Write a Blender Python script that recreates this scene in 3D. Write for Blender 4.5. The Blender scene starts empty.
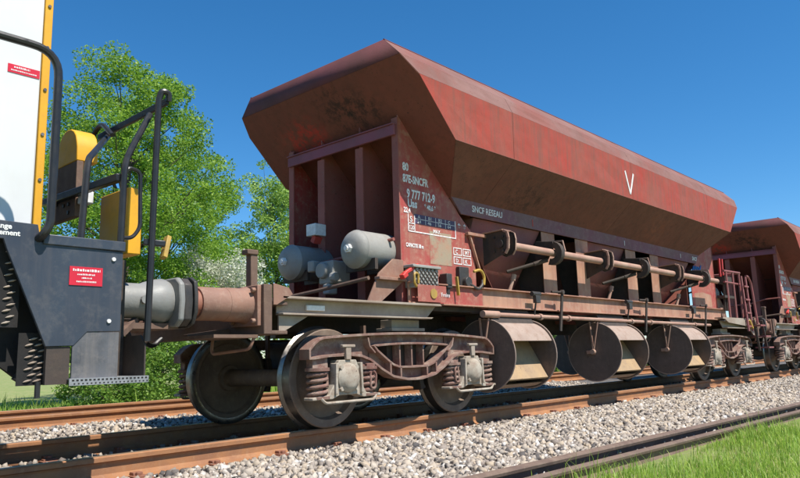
import bpy, math, random
import numpy as np
from mathutils import Vector, Matrix
rng = np.random.default_rng(7); random.seed(7)
S = bpy.context.scene
COL = S.collection
R = math.radians

# ---------------------------------------------------------------- camera, sky, sun, exposure
cd = bpy.data.cameras.new('camera'); cam = bpy.data.objects.new('camera', cd); COL.objects.link(cam)
cd.sensor_width = 36; cd.lens = 699.56 * 36 / 800; cd.clip_start = .05; cd.clip_end = 3000
yaw, pitch, roll = 0.83676, 0.16556, -0.02855
fw = Vector((math.sin(yaw)*math.cos(pitch), math.cos(yaw)*math.cos(pitch), math.sin(pitch)))
rt = Vector((math.cos(yaw), -math.sin(yaw), 0)); up = rt.cross(fw)
r2 = rt*math.cos(roll) + up*math.sin(roll); u2 = -rt*math.sin(roll) + up*math.cos(roll)
M = Matrix((r2, u2, -fw)).transposed().to_4x4(); M.translation = (-4.222, -5.529, .605)
cam.matrix_world = M; S.camera = cam

SUN_DIR = Vector((-.04, .525, -.85)).normalized()          # the way the light travels
el = math.asin(-SUN_DIR.z)
W = bpy.data.worlds.new('World'); S.world = W; W.use_nodes = True
nt = W.node_tree; bg = nt.nodes['Background']
sky = nt.nodes.new('ShaderNodeTexSky'); sky.sky_type = 'NISHITA'; sky.sun_disc = False
sky.sun_elevation = el; sky.sun_rotation = math.atan2(-SUN_DIR.x, -SUN_DIR.y)
sky.air_density = 1.0; sky.dust_density = .0; sky.ozone_density = 8.0; sky.altitude = 300
hs_ = nt.nodes.new('ShaderNodeHueSaturation'); hs_.inputs['Saturation'].default_value = 1.2; hs_.inputs['Hue'].default_value = .495
nt.links.new(sky.outputs[0], hs_.inputs['Color']); nt.links.new(hs_.outputs[0], bg.inputs[0]); bg.inputs[1].default_value = .11
sl = bpy.data.lights.new('sun', 'SUN'); sl.energy = 5.0; sl.angle = R(.5); sl.color = (1, .95, .87)
so = bpy.data.objects.new('sun', sl); COL.objects.link(so)
so.rotation_euler = SUN_DIR.to_track_quat('-Z', 'Y').to_euler(); so.location = (0, -10, 20)
S.view_settings.view_transform = 'Standard'; S.view_settings.look = 'None'
S.view_settings.exposure = 0.5; S.view_settings.gamma = 1
S.render.engine = 'CYCLES'

# ---------------------------------------------------------------- materials
def mat(name, c1, c2=None, scale=3., rough=.7, metal=0., bump=.15, c3=None, k3=.5, s3=14., streak=None, ks=.5,
        spots=None, bscale=60., trans=None, tint=None, spec=.4, detail=6, lo=.38, hi=.62, t3=(.5, .68), chips=None, kc=.8, sscale=11., wave=0):
    m = bpy.data.materials.new(name); m.use_nodes = True
    t = m.node_tree; N = t.nodes; L = t.links; P = N['Principled BSDF']
    P.inputs['Roughness'].default_value = rough; P.inputs['Metallic'].default_value = metal
    P.inputs['Specular IOR Level'].default_value = spec
    tc = N.new('ShaderNodeTexCoord').outputs['Object']
    def noise(sc, det=detail, vec=tc, rg=.6):
        n = N.new('ShaderNodeTexNoise'); n.inputs['Scale'].default_value = sc; n.inputs['Detail'].default_value = det
        n.inputs['Roughness'].default_value = rg; L.new(vec, n.inputs['Vector']); return n.outputs['Fac']
    def ramp(f, a, b):
        n = N.new('ShaderNodeMapRange'); n.inputs[1].default_value = a; n.inputs[2].default_value = b
        L.new(f, n.inputs[0]); return n.outputs[0]
    def mul(f, k):
        n = N.new('ShaderNodeMath'); n.operation = 'MULTIPLY'; L.new(f, n.inputs[0])
        if isinstance(k, (int, float)): n.inputs[1].default_value = k
        else: L.new(k, n.inputs[1])
        return n.outputs[0]
    def mix(f, a, b):
        n = N.new('ShaderNodeMix'); n.data_type = 'RGBA'; L.new(f, n.inputs[0])
        for s, v in ((6, a), (7, b)):
            if isinstance(v, tuple): n.inputs[s].default_value = (*v, 1)
            else: L.new(v, n.inputs[s])
        return n.outputs[2]
    col = c1
    if c2: col = mix(ramp(noise(scale), lo, hi), c1, c2)
    if c3: col = mix(mul(ramp(noise(s3, 8, rg=.7), *t3), k3), col, c3)
    if streak:
        mp = N.new('ShaderNodeMapping'); mp.inputs['Scale'].default_value = (1, 1, .07); L.new(tc, mp.inputs['Vector'])
        col = mix(mul(ramp(noise(sscale, 9, mp.outputs[0], .7), .46, .70), ks), col, streak)
    if chips: col = mix(mul(ramp(noise(34., 6, rg=.62), .635, .67), kc), col, chips)
    if spots:                                                # (centre, radius, colour, strength): local stains
        for cen, rad, sc, k in spots:
            vm = N.new('ShaderNodeVectorMath'); vm.operation = 'DISTANCE'; L.new(tc, vm.inputs[0]); vm.inputs[1].default_value = cen
            f = ramp(vm.outputs['Value'], rad, 0.)
            f = mul(f, ramp(noise(9., 8, rg=.75), .46, .6)); col = mix(mul(f, k), col, sc)
    if tint:                                                 # per face colour variation stored on the mesh
        at = N.new('ShaderNodeAttribute'); at.attribute_name = 'tint'
        cr = N.new('ShaderNodeValToRGB'); cr.color_ramp.elements[0].color = (*tint[0], 1); cr.color_ramp.elements[1].color = (*tint[-1], 1)
        for i, c in enumerate(tint[1:-1]):
            e = cr.color_ramp.elements.new((i+1)/(len(tint)-1)); e.color = (*c, 1)
        L.new(at.outputs['Fac'], cr.inputs[0]); col = cr.outputs[0]
    if isinstance(col, tuple): P.inputs['Base Color'].default_value = (*col, 1)
    else: L.new(col, P.inputs['Base Color'])
    if c2:
        rr = N.new('ShaderNodeMapRange'); rr.inputs[1].default_value = .3; rr.inputs[2].default_value = .7
        rr.inputs[3].default_value = max(.05, rough-.1); rr.inputs[4].default_value = min(1, rough+.12)
        L.new(noise(scale*3.3), rr.inputs[0]); L.new(rr.outputs[0], P.inputs['Roughness'])
    if bump:
        b = N.new('ShaderNodeBump'); b.inputs['Strength'].default_value = bump; b.inputs['Distance'].default_value = .01
        L.new(noise(bscale, 4), b.inputs['Height']); L.new(b.outputs[0], P.inputs['Normal'])
        if wave:
            b2 = N.new('ShaderNodeBump'); b2.inputs['Strength'].default_value = wave; b2.inputs['Distance'].default_value = .06
            L.new(noise(2.2, 2), b2.inputs['Height']); L.new(b2.outputs[0], b.inputs['Normal'])
    if trans:
        tr = N.new('ShaderNodeBsdfTranslucent'); ms = N.new('ShaderNodeMixShader'); ms.inputs[0].default_value = trans
        if isinstance(col, tuple): tr.inputs[0].default_value = (*col, 1)
        else: L.new(col, tr.inputs[0])
        L.new(P.outputs[0], ms.inputs[1]); L.new(tr.outputs[0], ms.inputs[2])
        L.new(ms.outputs[0], N['Material Output'].inputs['Surface'])
    return m

DUST = (.34, .26, .20); SOOT = (.03, .025, .022)
MT = {
 'red':    mat('faded_red_paint', (.39, .055, .038), (.33, .075, .053), 2.4, .66, bump=.12, wave=.35, lo=.25, hi=.75, c3=(.26, .11, .078), k3=.5, streak=(.20, .085, .063), ks=.95, s3=1.6, t3=(.42, .66), spec=.2, chips=(.16, .05, .035), kc=.55, sscale=16.),
 'top':    mat('dusty_top_paint', (.23, .125, .108), (.19, .095, .08), 2., .8, wave=.3, c3=(.23, .07, .055), k3=.6, s3=1.1, t3=(.45, .62), chips=(.14, .06, .045), spec=.2),
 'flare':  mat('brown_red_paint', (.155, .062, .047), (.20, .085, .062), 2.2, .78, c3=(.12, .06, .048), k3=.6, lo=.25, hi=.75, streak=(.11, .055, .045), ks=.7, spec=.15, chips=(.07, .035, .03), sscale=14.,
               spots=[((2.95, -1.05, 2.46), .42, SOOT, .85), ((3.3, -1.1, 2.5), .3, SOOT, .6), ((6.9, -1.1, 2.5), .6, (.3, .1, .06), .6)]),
 'end':    mat('end_sheet_paint', (.23, .072, .05), (.18, .062, .046), 2.4, .75, c3=(.13, .05, .035), k3=.5, lo=.25, hi=.75, chips=(.07, .035, .03), streak=(.15, .06, .045), ks=.5, spec=.2,
               spots=[((.92, .62, 3.12), .34, (.55, .05, .035), 1.), ((.90, .38, 3.13), .30, (.55, .05, .035), 1.), ((.82, -.34, 3.21), .42, SOOT, .95), ((.72, -.08, 3.32), .4, SOOT, .7), ((.86, -.6, 3.18), .3, SOOT, .7)]),
 'patch':  mat('fresh_red_paint', (.50, .06, .042), (.42, .065, .048), 3., .6),
 'band':   mat('purple_brown_paint', (.20, .07, .095), (.19, .10, .10), 1.5, .75, c3=(.30, .2, .17), k3=.4),
 'panel':  mat('dusty_red_plate', (.38, .055, .05), (.34, .10, .075), 1.6, .68, c3=(.43, .235, .165), k3=.7, streak=(.33, .17, .12), ks=.5,
               spots=[((1.58, -.87, 1.72), .3, (.45, .30, .17), .9)]),
 'inner':  mat('gusset_paint', (.33, .10, .08), (.27, .09, .073), 2., .75, c3=(.27, .13, .10), k3=.5, chips=(.1, .045, .035)),
 'rim':    mat('purple_brown_rim', (.15, .055, .06), (.12, .05, .05), 2., .8, chips=(.07, .035, .03), spec=.15),
 'beam':   mat('purple_beam', (.28, .085, .12), (.22, .08, .10), 2., .75),
 'pink':   mat('dusty_pink_brown', (.45, .25, .165), (.34, .16, .11), 2.2, .8, c3=(.42, .30, .23), k3=.6, streak=(.22, .11, .08), ks=.5),
 'rod':    mat('dusty_tube', (.42, .27, .20), (.36, .2, .15), 4., .7),
 'bogie':  mat('dusty_bogie_paint', (.24, .155, .12), (.19, .09, .07), 5., .82, c3=(.38, .30, .24), k3=.75, s3=11, chips=(.1, .06, .045)),
 'box':    mat('pale_axlebox', (.42, .37, .30), (.31, .25, .19), 7., .8, c3=(.22, .15, .11), k3=.7, chips=(.1, .07, .05)),
 'dark':   mat('dirty_black_steel', (.045, .037, .032), (.07, .05, .04), 4., .75, c3=(.10, .07, .05), k3=.5),
 'disc':   mat('dark_disc', (.15, .105, .085), (.11, .08, .065), 3., .75, c3=(.2, .14, .11), k3=.5, chips=(.06, .04, .03), streak=(.09, .065, .05), ks=.5),
 'shell':  mat('chute_shell', (.32, .235, .19), (.36, .27, .22), 5., .8, c3=(.24, .14, .095), k3=.6, s3=9, chips=(.13, .08, .06)),
 'inshell': mat('chute_inside', (.42, .28, .145), (.36, .25, .15), 5., .85, c3=(.24, .17, .12), k3=.7, s3=6, chips=(.15, .10, .07), streak=(.3, .2, .12), ks=.6),
 'tank':   mat('grey_tank_paint', (.34, .33, .305), (.29, .275, .25), 4., .55, c3=(.27, .23, .19), k3=.35),
 'wheel':  mat('rusty_wheel', (.15, .105, .078), (.20, .14, .10), 5., .65, c3=(.26, .2, .15), k3=.5),
 'tread':  mat('polished_tread', (.24, .22, .20), (.16, .14, .12), 6., .34, metal=.9, bump=.03),
 'sole':   mat('grey_brown_channel', (.36, .30, .24), (.28, .21, .16), 3., .78, c3=(.42, .35, .28), k3=.5),
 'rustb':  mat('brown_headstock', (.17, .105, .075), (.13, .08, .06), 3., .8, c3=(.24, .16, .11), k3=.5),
 'buff':   mat('buffer_brown', (.30, .16, .11), (.24, .13, .095), 5., .7, c3=(.36, .25, .19), k3=.5),
 'buffr':  mat('buffer_red', (.34, .10, .06), (.28, .12, .08), 5., .65),
 'grease': mat('greasy_black', (.035, .033, .032), (.06, .05, .045), 5., .5),
 'lgrey':  mat('light_grey_buffer', (.25, .25, .24), (.21, .205, .19), 4., .5, c3=(.25, .22, .2), k3=.35),
 'white':  mat('white_panel', (.70, .70, .69), (.64, .64, .63), 1.2, .45, bump=.03, streak=(.6, .58, .54), ks=.25),
 'yellow': mat('yellow_paint', (.74, .37, .018), (.66, .32, .018), 2.5, .5, bump=.04, c3=(.5, .28, .04), k3=.35),
 'navy':   mat('dark_blue_plate', (.044, .055, .075), (.036, .044, .062), 2.5, .42, bump=.05, c3=(.12, .115, .115), k3=.4, streak=(.11, .10, .10), ks=.3),
 'scuff':  mat('scuffed_step_plate', (.12, .12, .13), (.07, .072, .08), 5., .45, bump=.08, c3=(.25, .22, .2), k3=.4, streak=(.22, .19, .17), ks=.5),
 'galv':   mat('galvanised_tread', (.36, .36, .37), (.26, .26, .26), 9., .5, metal=.4),
 'black':  mat('black_tube_paint', (.018, .018, .02), (.028, .027, .028), 5., .35, bump=.02),
 'void':   mat('black_underframe', (.012, .011, .011), (.02, .017, .015), 4., .8),  # near-black base, slightly mottled
 'signred': mat('sign_red', (.62, .02, .045), (.56, .02, .04), 3., .4, bump=0),
 'print':  mat('white_print', (.78, .78, .76), (.66, .64, .62), 30., .5, bump=0),
 'wprint': mat('worn_white_print', (.80, .78, .76), (.55, .42, .40), 45., .6, bump=0, lo=.45, hi=.7),
 'dprint': mat('dark_print', (.07, .05, .11), (.10, .06, .10), 30., .6, bump=0),
 'hyel':   mat('yellow_handle', (.50, .31, .05), (.36, .23, .06), 6., .5),
 'blue':   mat('blue_spray', (.03, .16, .42), (.04, .2, .5), 6., .5, bump=0),
 'bare':   mat('bare_primer_patch', (.40, .24, .16), (.34, .27, .19), 6., .8, c3=(.38, .10, .075), k3=.8, s3=5, t3=(.48, .6)),
 'hred':   mat('red_handle', (.62, .04, .03), (.5, .05, .04), 6., .45),
 'pinkrail': mat('pink_red_rail', (.29, .085, .085), (.24, .10, .09), 5., .65),
 'rail':   mat('rusty_rail', (.34, .155, .065), (.26, .12, .06), 5., .8, c3=(.40, .22, .11), k3=.5, s3=20),
 'railtop': mat('worn_rail_top', (.36, .30, .25), (.40, .25, .15), 8., .4, metal=.6, bump=.03),
 'oldrail': mat('old_brown_rail', (.13, .085, .065), (.17, .115, .085), 4., .78, c3=(.26, .19, .14), k3=.45),
 'clip':   mat('red_brown_fastening', (.28, .12, .07), (.2, .09, .06), 9., .7),
 'gravel': mat('ballast_dirt', (.14, .12, .105), (.09, .08, .07), 16., .95, bump=.5),
 'stone':  mat('ballast_stone', (.4, .36, .32), None, rough=.9, bump=.2, bscale=90, tint=((.09, .08, .075), (.26, .215, .18), (.38, .33, .275), (.43, .345, .25), (.56, .52, .475))),
 'soil':   mat('grassy_soil', (.17, .23, .055), (.24, .26, .085), 1.5, .95, bump=.4, c3=(.38, .32, .18), k3=.8, s3=5),
 'blade':  mat('grass_blade', (.2, .3, .05), None, rough=.5, bump=0, trans=.5, tint=((.14, .25, .035), (.27, .44, .06), (.40, .54, .085), (.55, .50, .20))),
 'leaf':   mat('young_leaf', (.2, .3, .05), None, rough=.5, bump=0, trans=.52, tint=((.06, .15, .018), (.17, .33, .035), (.28, .45, .05), (.42, .56, .085))),
 'leafp':  mat('pale_leaf', (.2, .3, .05), None, rough=.5, bump=0, trans=.42, tint=((.14, .26, .05), (.27, .43, .08), (.37, .53, .12), (.46, .60, .18))),
 'leafd':  mat('shrub_leaf', (.1, .2, .05), None, rough=.5, bump=0, trans=.35, tint=((.05, .12, .02), (.11, .22, .03), (.18, .30, .045), (.26, .37, .06))),
 'bloom':  mat('white_blossom', (.7, .7, .6), None, rough=.6, bump=0, trans=.35, tint=((.18, .28, .08), (.50, .54, .38), (.68, .68, .58), (.76, .76, .70))),
 'bark':   mat('grey_bark', (.12, .10, .075), (.08, .065, .05), 8., .9, bump=.5, bscale=30),
}

# ---------------------------------------------------------------- mesh helpers
LOC = {}
class MB:
    def __init__(s, mirror=None): s.v = []; s.f = []; s.mi = []; s.cur = 0; s.mir = mirror
    def add(s, v, f):
        o = len(s.v); s.v += [tuple(p) for p in v]; s.f += [tuple(i+o for i in q) for q in f]; s.mi += [s.cur]*len(f); return s
    def box(s, x0, x1, y0, y1, z0, z1):
        v = [(x, y, z) for x in (x0, x1) for y in (y0, y1) for z in (z0, z1)]
        return s.add(v, [(0,1,3,2), (4,6,7,5), (0,4,5,1), (2,3,7,6), (0,2,6,4), (1,5,7,3)])
    def prism(s, poly, ax, a, b):                            # polygon in the two other axes, extruded along ax
        def pt(p, h): q = list(p); q.insert(ax, h); return q
        n = len(poly); v = [pt(p, a) for p in poly] + [pt(p, b) for p in poly]
        f = [tuple(range(n)), tuple(range(2*n-1, n-1, -1))] + [(i, i+n, (i+1) % n+n, (i+1) % n) for i in range(n)]
        return s.add(v, f)
    def cyl(s, p, q, r, n=14, r1=None, caps=True): return s.lathe(p, q, [(0, r), (1, r if r1 is None else r1)], n, caps)
    def lathe(s, p, q, prof, n=20, caps=True, a0=0, a1=2*math.pi):   # prof: (t along p->q, radius)
        p = Vector(p); q = Vector(q); d = q-p; w = d.normalized()
        e = Vector((0, 0, 1)) if abs(w.z) < .9 else Vector((1, 0, 0))
        a = w.cross(e).normalized(); b = w.cross(a)
        v = []; f = []; full = abs(a1-a0-2*math.pi) < 1e-6; m = n if full else n+1
        for t, r in prof:
            for i in range(m):
                th = a0+(a1-a0)*i/n; v.append(p+d*t+(a*math.cos(th)+b*math.sin(th))*r)
        for k in range(len(prof)-1):
            for i in range(n):
                j = (i+1) % m; f.append((k*m+i, k*m+j, (k+1)*m+j, (k+1)*m+i))
        if caps and full:
            f.append(tuple(range(m))); f.append(tuple(range(len(prof)*m-1, (len(prof)-1)*m-1, -1)))
        return s.add(v, f)
    def tube(s, path, r, n=8, closed=False):
        P = [Vector(p) for p in path]; v = []; f = []; prev = None
        for i, p in enumerate(P):
            if closed: d = P[(i+1) % len(P)]-P[i-1]
            else: d = P[min(i+1, len(P)-1)]-P[max(i-1, 0)]
            d.normalize()
            if prev is None:
                e = Vector((0, 0, 1)) if abs(d.z) < .9 else Vector((1, 0, 0)); a = d.cross(e).normalized()
            else: a = (prev-d*prev.dot(d)).normalized()
            prev = a; b = d.cross(a)
            v += [p+(a*math.cos(2*math.pi*k/n)+b*math.sin(2*math.pi*k/n))*r for k in range(n)]
        m = len(P)
        for i in range(m if closed else m-1):
            for k in range(n): f.append((i*n+k, i*n+(k+1) % n, ((i+1) % m)*n+(k+1) % n, ((i+1) % m)*n+k))
        if not closed: f.append(tuple(range(n))); f.append(tuple(range(m*n-1, (m-1)*n-1, -1)))
        return s.add(v, f)
    def bar(s, p, q, w, h, upv=(0, 0, 1)):                   # rectangular bar
        p = Vector(p); q = Vector(q); d = (q-p).normalized(); u = Vector(upv)
        if abs(d.dot(u)) > .95: u = Vector((0, 1, 0))
        a = d.cross(u).normalized()*w/2; b = a.cross(d).normalized()*h/2
        v = [c+sa*a+sb*b for c in (p, q) for sa, sb in ((-1,-1), (1,-1), (1,1), (-1,1))]
        return s.add(v, [(3,2,1,0), (4,5,6,7), (0,1,5,4), (1,2,6,5), (2,3,7,6), (3,0,4,7)])
    def ribbon(s, path, th, y0, y1, closed=False):           # strip along an XZ path, extruded in Y
        P = [Vector((a, b)) for a, b in path]; n = len(P); inn = []; out = []
        for i in range(n):
            if closed: d = P[(i+1) % n]-P[i-1]
            else: d = P[min(i+1, n-1)]-P[max(i-1, 0)]
            d.normalize(); k = Vector((-d.y, d.x))*th/2; out.append(P[i]+k); inn.append(P[i]-k)
        v = [(p.x, y, p.y) for y in (y0, y1) for L_ in (out, inn) for p in L_]; f = []
        for i in range(n if closed else n-1):
            j = (i+1) % n
            f += [(i, j, n+j, n+i), (2*n+i, 3*n+i, 3*n+j, 2*n+j), (i, 2*n+i, 2*n+j, j), (n+i, n+j, 3*n+j, 3*n+i)]
        if not closed: f += [(0, n, 3*n, 2*n), (n-1, 3*n-1, 4*n-1, 2*n-1)]
        return s.add(v, f)
    def quad(s, a, b, c, d): return s.add([a, b, c, d], [(0, 1, 2, 3)])
    def build(s, name, m, parent=None, smooth=35, bevel=0, solid=0, world=True, loc=None):
        me = bpy.data.meshes.new(name); o = LOC.get(parent.name, Vector((0,0,0))) if (parent and world) else Vector((0,0,0))
        V = [(p[0]-o.x, p[1]-o.y, p[2]-o.z) for p in s.v]; F = s.f
        if s.mir is not None:
            V = [(s.mir-p[0], p[1], p[2]) for p in V]; F = [tuple(reversed(q)) for q in F]
        me.from_pydata(V, [], F)
        for k in (m if isinstance(m, (list, tuple)) else [m]): me.materials.append(MT[k])
        if any(s.mi): me.polygons.foreach_set('material_index', s.mi)
        import bmesh
        b = bmesh.new(); b.from_mesh(me); bmesh.ops.recalc_face_normals(b, faces=b.faces); b.to_mesh(me); b.free()
        if smooth: me.shade_smooth(); me.set_sharp_from_angle(angle=R(smooth))
        ob = bpy.data.objects.new(name, me); COL.objects.link(ob)
        if parent: ob.parent = parent
        if loc: ob.location = loc
        LOC[ob.name] = o
        if bevel:
            md = ob.modifiers.new('bevel', 'BEVEL'); md.width = bevel; md.segments = 2; md.limit_method = 'ANGLE'; md.angle_limit = R(40)
        if solid:
            md = ob.modifiers.new('solid', 'SOLIDIFY'); md.thickness = solid; md.offset = 0
        return ob
def tag(o, label=None, cat=None, group=None, kind=None):
    for k, v in (('label', label), ('category', cat), ('group', group), ('kind', kind)):
        if v: o[k] = v
    return o
def root(name, loc, label, cat, group=None):
    o = bpy.data.objects.new(name, None); COL.objects.link(o); o.location = loc; o.empty_display_size = .3
    LOC[o.name] = Vector(loc); return tag(o, label, cat, group)
def copy_tree(o, parent=None):
    c = o.copy(); COL.objects.link(c); c.parent = parent
    for ch in list(o.children): copy_tree(ch, c)
    return c
def text(body, x, z, size, y, parent, m='wprint', name='lettering', sx=1., bold=.0, nx=None):
    cu = bpy.data.curves.new(name, 'FONT'); cu.body = body; cu.size = size; cu.extrude = .0012; cu.offset = bold; cu.resolution_u = 3
    t = bpy.data.objects.new('tmp', cu); me = bpy.data.meshes.new_from_object(t); bpy.data.objects.remove(t); bpy.data.curves.remove(cu)
    me.name = name; me.materials.clear(); me.materials.append(MT[m])
    o = LOC.get(parent.name, Vector((0, 0, 0)))
    me.transform(Matrix.Translation((x-o.x, y-o.y, z-o.z)) @ Matrix.Rotation(R(90), 4, 'X') @ Matrix.Diagonal((sx, 1, 1, 1)))
    ob = bpy.data.objects.new(name, me); COL.objects.link(ob); ob.parent = parent; LOC[ob.name] = o; return ob
def rounded(pts, r, k=5):                                    # 3D polyline with rounded corners
    P = [Vector(p) for p in pts]; out = [P[0]]
    for i in range(1, len(P)-1):
        a = (P[i-1]-P[i]); b = (P[i+1]-P[i]); rr = min(r, a.length*.45, b.length*.45)
        p0 = P[i]+a.normalized()*rr; p1 = P[i]+b.normalized()*rr
        for j in range(k+1):
            t = j/k; out.append(p0*(1-t)**2+P[i]*2*t*(1-t)+p1*t*t)
    return out+[P[-1]]

# ---------------------------------------------------------------- the setting
RY = lambda x: -2.75-.04*x                                   # line of the old edge rail
def sheet(name, xs, ys, zf, m, kind='structure', edge=None):
    v = [(x, max(y, edge(x)) if edge else y, zf(x, y)) for y in ys for x in xs]; n = len(xs)
    b = MB(); b.add(v, [(j*n+i, j*n+i+1, (j+1)*n+i+1, (j+1)*n+i) for j in range(len(ys)-1) for i in range(n-1)])
    return tag(b.build(name, m, smooth=60), kind=kind)
def groundz(x, y):
    if y < -2.6: return -.315-.02*min(3., max(0, -3-y))
    if y < 6: return -.45
    return -.45-.05*min(1, (y-6)/3)+(.006*(y-20) if y > 20 else 0)
def bedz(y):                                                 # top of the ballast
    a = abs(y)
    if y < -1.3: return -.165-.05*min(1.6, -1.3-y)
    if a < 1.3: return -.165-(.0 if a > .55 else .015)
    if y < 3.2: return -.165-.07*math.sin((y-1.3)/1.9*math.pi)
    if y < 6.3: return -.165
    return -.165-(y-6.3)*.45
gx = [-400, -100, -30, -10, 0, 10, 30, 80, 200, 600]; gy = [-60, -20, -8, -5, -3, -2.6, 6, 7, 9, 14, 20, 40, 80, 160, 400]
sheet('ground', gx, gy, groundz, 'soil')
by = [-3.6, -2.6, -1.9, -1.3, -.9, -.55, 0, .55, .9, 1.3, 1.8, 2.3, 2.8, 3.2, 4, 5.5, 6.3, 6.95]
sheet('ballast_bed', [-14, -4, 0, 4, 8, 14, 25, 50, 90], by, lambda x, y: bedz(y)-.03-(.04 if y < -3.5 else 0), 'gravel', edge=lambda x: RY(x)-.04)

ICO = None
def stones(name, n, boxes, rmin, rmax, seed):
    """crushed stones: irregular 20-face pieces scattered over the ballast, one mesh (stuff)"""
    g = np.random.default_rng(seed)
    base = np.array([(x, y, z) for x in (-1, 1) for y in (-1, 1) for z in (-1, 1)])*.72
    fc = np.array([(0,1,3),(0,3,2),(4,6,7),(4,7,5),(0,4,5),(0,5,1),(2,3,7),(2,7,6),(0,2,6),(0,6,4),(1,5,7),(1,7,3)])
    ar = np.array([(b[1]-b[0])*(b[3]-b[2])*b[4] for b in boxes]); cnt = (n*ar/ar.sum()).astype(int)
    xy = np.concatenate([np.stack([g.uniform(b[0], b[1], c), g.uniform(b[2], b[3], c)], 1) for b, c in zip(boxes, cnt)])
    keep = np.ones(len(xy), bool)
    keep &= xy[:,1] > -2.72-.04*xy[:,0]
    for yr in (-.752, .752, 4.05, 5.555): keep &= np.abs(xy[:,1]-yr) > .072
    xy = xy[keep]; N = len(xy)
    rad = g.uniform(rmin, rmax, N)*np.where(g.random(N) < .12, 1.35, 1)
    bz = np.array([bedz(y) for y in np.linspace(-3, 7, 400)]); z = np.interp(xy[:,1], np.linspace(-3, 7, 400), bz)
    near = np.min(np.abs(xy[:,1][:,None]-np.array([-.752, .752, 4.05, 5.555])), 1)
    z = z-.012+g.uniform(-.028, .020, N)-np.where(near < .11, .012, 0)
    v = base[None]*g.uniform(.45, 1.25, (N, 8, 3))*g.uniform(.55, 1.25, (N, 1, 3))*rad[:,None,None]
    q = g.normal(size=(N, 4)); q /= np.linalg.norm(q, axis=1)[:,None]; w, x, y, zz = q.T
    Rm = np.stack([1-2*(y*y+zz*zz), 2*(x*y-zz*w), 2*(x*zz+y*w), 2*(x*y+zz*w), 1-2*(x*x+zz*zz), 2*(y*zz-x*w), 2*(x*zz-y*w), 2*(y*zz+x*w), 1-2*(x*x+y*y)], 1).reshape(N, 3, 3)
    v = np.einsum('nij,nkj->nki', Rm, v)+np.stack([xy[:,0], xy[:,1], z], 1)[:,None]
    f = (fc[None]+8*np.arange(N)[:,None,None]).reshape(-1, 3)
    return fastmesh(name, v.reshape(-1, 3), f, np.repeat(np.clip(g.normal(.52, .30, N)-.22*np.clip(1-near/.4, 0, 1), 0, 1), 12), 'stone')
def fastmesh(name, v, f, tint, m, parent=None):
    me = bpy.data.meshes.new(name); k = f.shape[1]
    me.vertices.add(len(v)); me.vertices.foreach_set('co', np.ascontiguousarray(v, np.float32).ravel())
    me.loops.add(f.size); me.loops.foreach_set('vertex_index', np.ascontiguousarray(f, np.int32).ravel())
    me.polygons.add(len(f)); me.polygons.foreach_set('loop_start', np.arange(0, f.size, k, dtype=np.int32))
    me.update(calc_edges=True)
    if tint is not None:
        a = me.attributes.new('tint', 'FLOAT', 'FACE'); a.data.foreach_set('value', np.ascontiguousarray(tint, np.float32))
    me.materials.append(MT[m]); o = bpy.data.objects.new(name, me); COL.objects.link(o)
    if parent: o.parent = parent
    return o
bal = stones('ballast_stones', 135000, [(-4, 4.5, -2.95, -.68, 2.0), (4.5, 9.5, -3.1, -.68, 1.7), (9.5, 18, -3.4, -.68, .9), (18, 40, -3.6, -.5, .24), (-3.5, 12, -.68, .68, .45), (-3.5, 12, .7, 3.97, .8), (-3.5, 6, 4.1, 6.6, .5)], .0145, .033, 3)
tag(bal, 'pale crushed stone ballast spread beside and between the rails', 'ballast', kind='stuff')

# rails: foot, web and head, with fastenings as parts
def rail_profile(k=1, h=.172, hw=.036, fwid=.075):
    half = [(a*k, b*k) for a, b in [(fwid, 0), (fwid, .012), (.03, .026), (.010, .05), (.0085, h-.06), (.013, h-.046), (hw, h-.037), (hw, h-.010), (hw-.010, h-.001), (0, h)]]
    return half, [(-a, b) for a, b in reversed(half[:-1])]
def make_rail(y0, ztop, xa, xb, label, m='rail', yslope=0., fast=True, topm='railtop', fx=(-3, 16), group='running rails of the two tracks', k=1, tilt=0):
    r, l = rail_profile(k); h_ = .172*k; ct, st_ = math.cos(tilt), math.sin(tilt); prof = [(a*ct-(c-h_)*st_, h_+a*st_+(c-h_)*ct) for a, c in r+l]; n = len(prof); b = MB(); v = []
    for x in (xa, xb): v += [(x-xa, y0+yslope*(x-xa)+py-y0, pz+ztop-.172*k) for py, pz in prof]
    ob = None
    for i in range(n):
        b.cur = 1 if i in (8, 9) else 0
        b.add([v[i], v[(i+1) % n], v[n+(i+1) % n], v[n+i]], [(0, 1, 2, 3)])
    ob = b.build('rail', [m, topm], smooth=25, loc=(xa, y0, 0)); tag(ob, label, 'rail', group)
    if fast:
        f = MB()
        for s in (-1, 1):
            f.box(-.055, .055, s*.055-(.0 if s > 0 else .075), s*.055+(.075 if s > 0 else .0), -.166, -.148)
            f.box(-.035, .035, s*.05-(.02 if s > 0 else .035), s*.05+(.035 if s > 0 else .02), -.150, -.128)
            f.cyl((0, s*.09, -.15), (0, s*.09, -.126), .02, 8)
        f.box(-.075, .075, -.17, .17, -.178, -.160)
        me = None; x = fx[0]
        while x < fx[1]:
            if me is None: o = f.build('rail_fastening', 'clip', ob, bevel=.003, world=False); me = o.data
            else: o = f_o.copy(); COL.objects.link(o)
            f_o = o; o.location = (x-xa, 0, ztop); o.parent = ob; x += .62
    return ob
make_rail(-.752, 0, -14, 90, 'orange rusted rail under the near wheels of the hopper wagons')
make_rail(.752, 0, -14, 90, 'shaded rail under the far wheels of the hopper wagons', fx=(-3, 6))
make_rail(4.05, -.01, -14, 90, 'nearer rail of the empty second track behind the wagons', fx=(-2, 6))
make_rail(5.555, -.01, -14, 90, 'farther rail of the empty second track, at the grass edge', fast=False)
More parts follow.
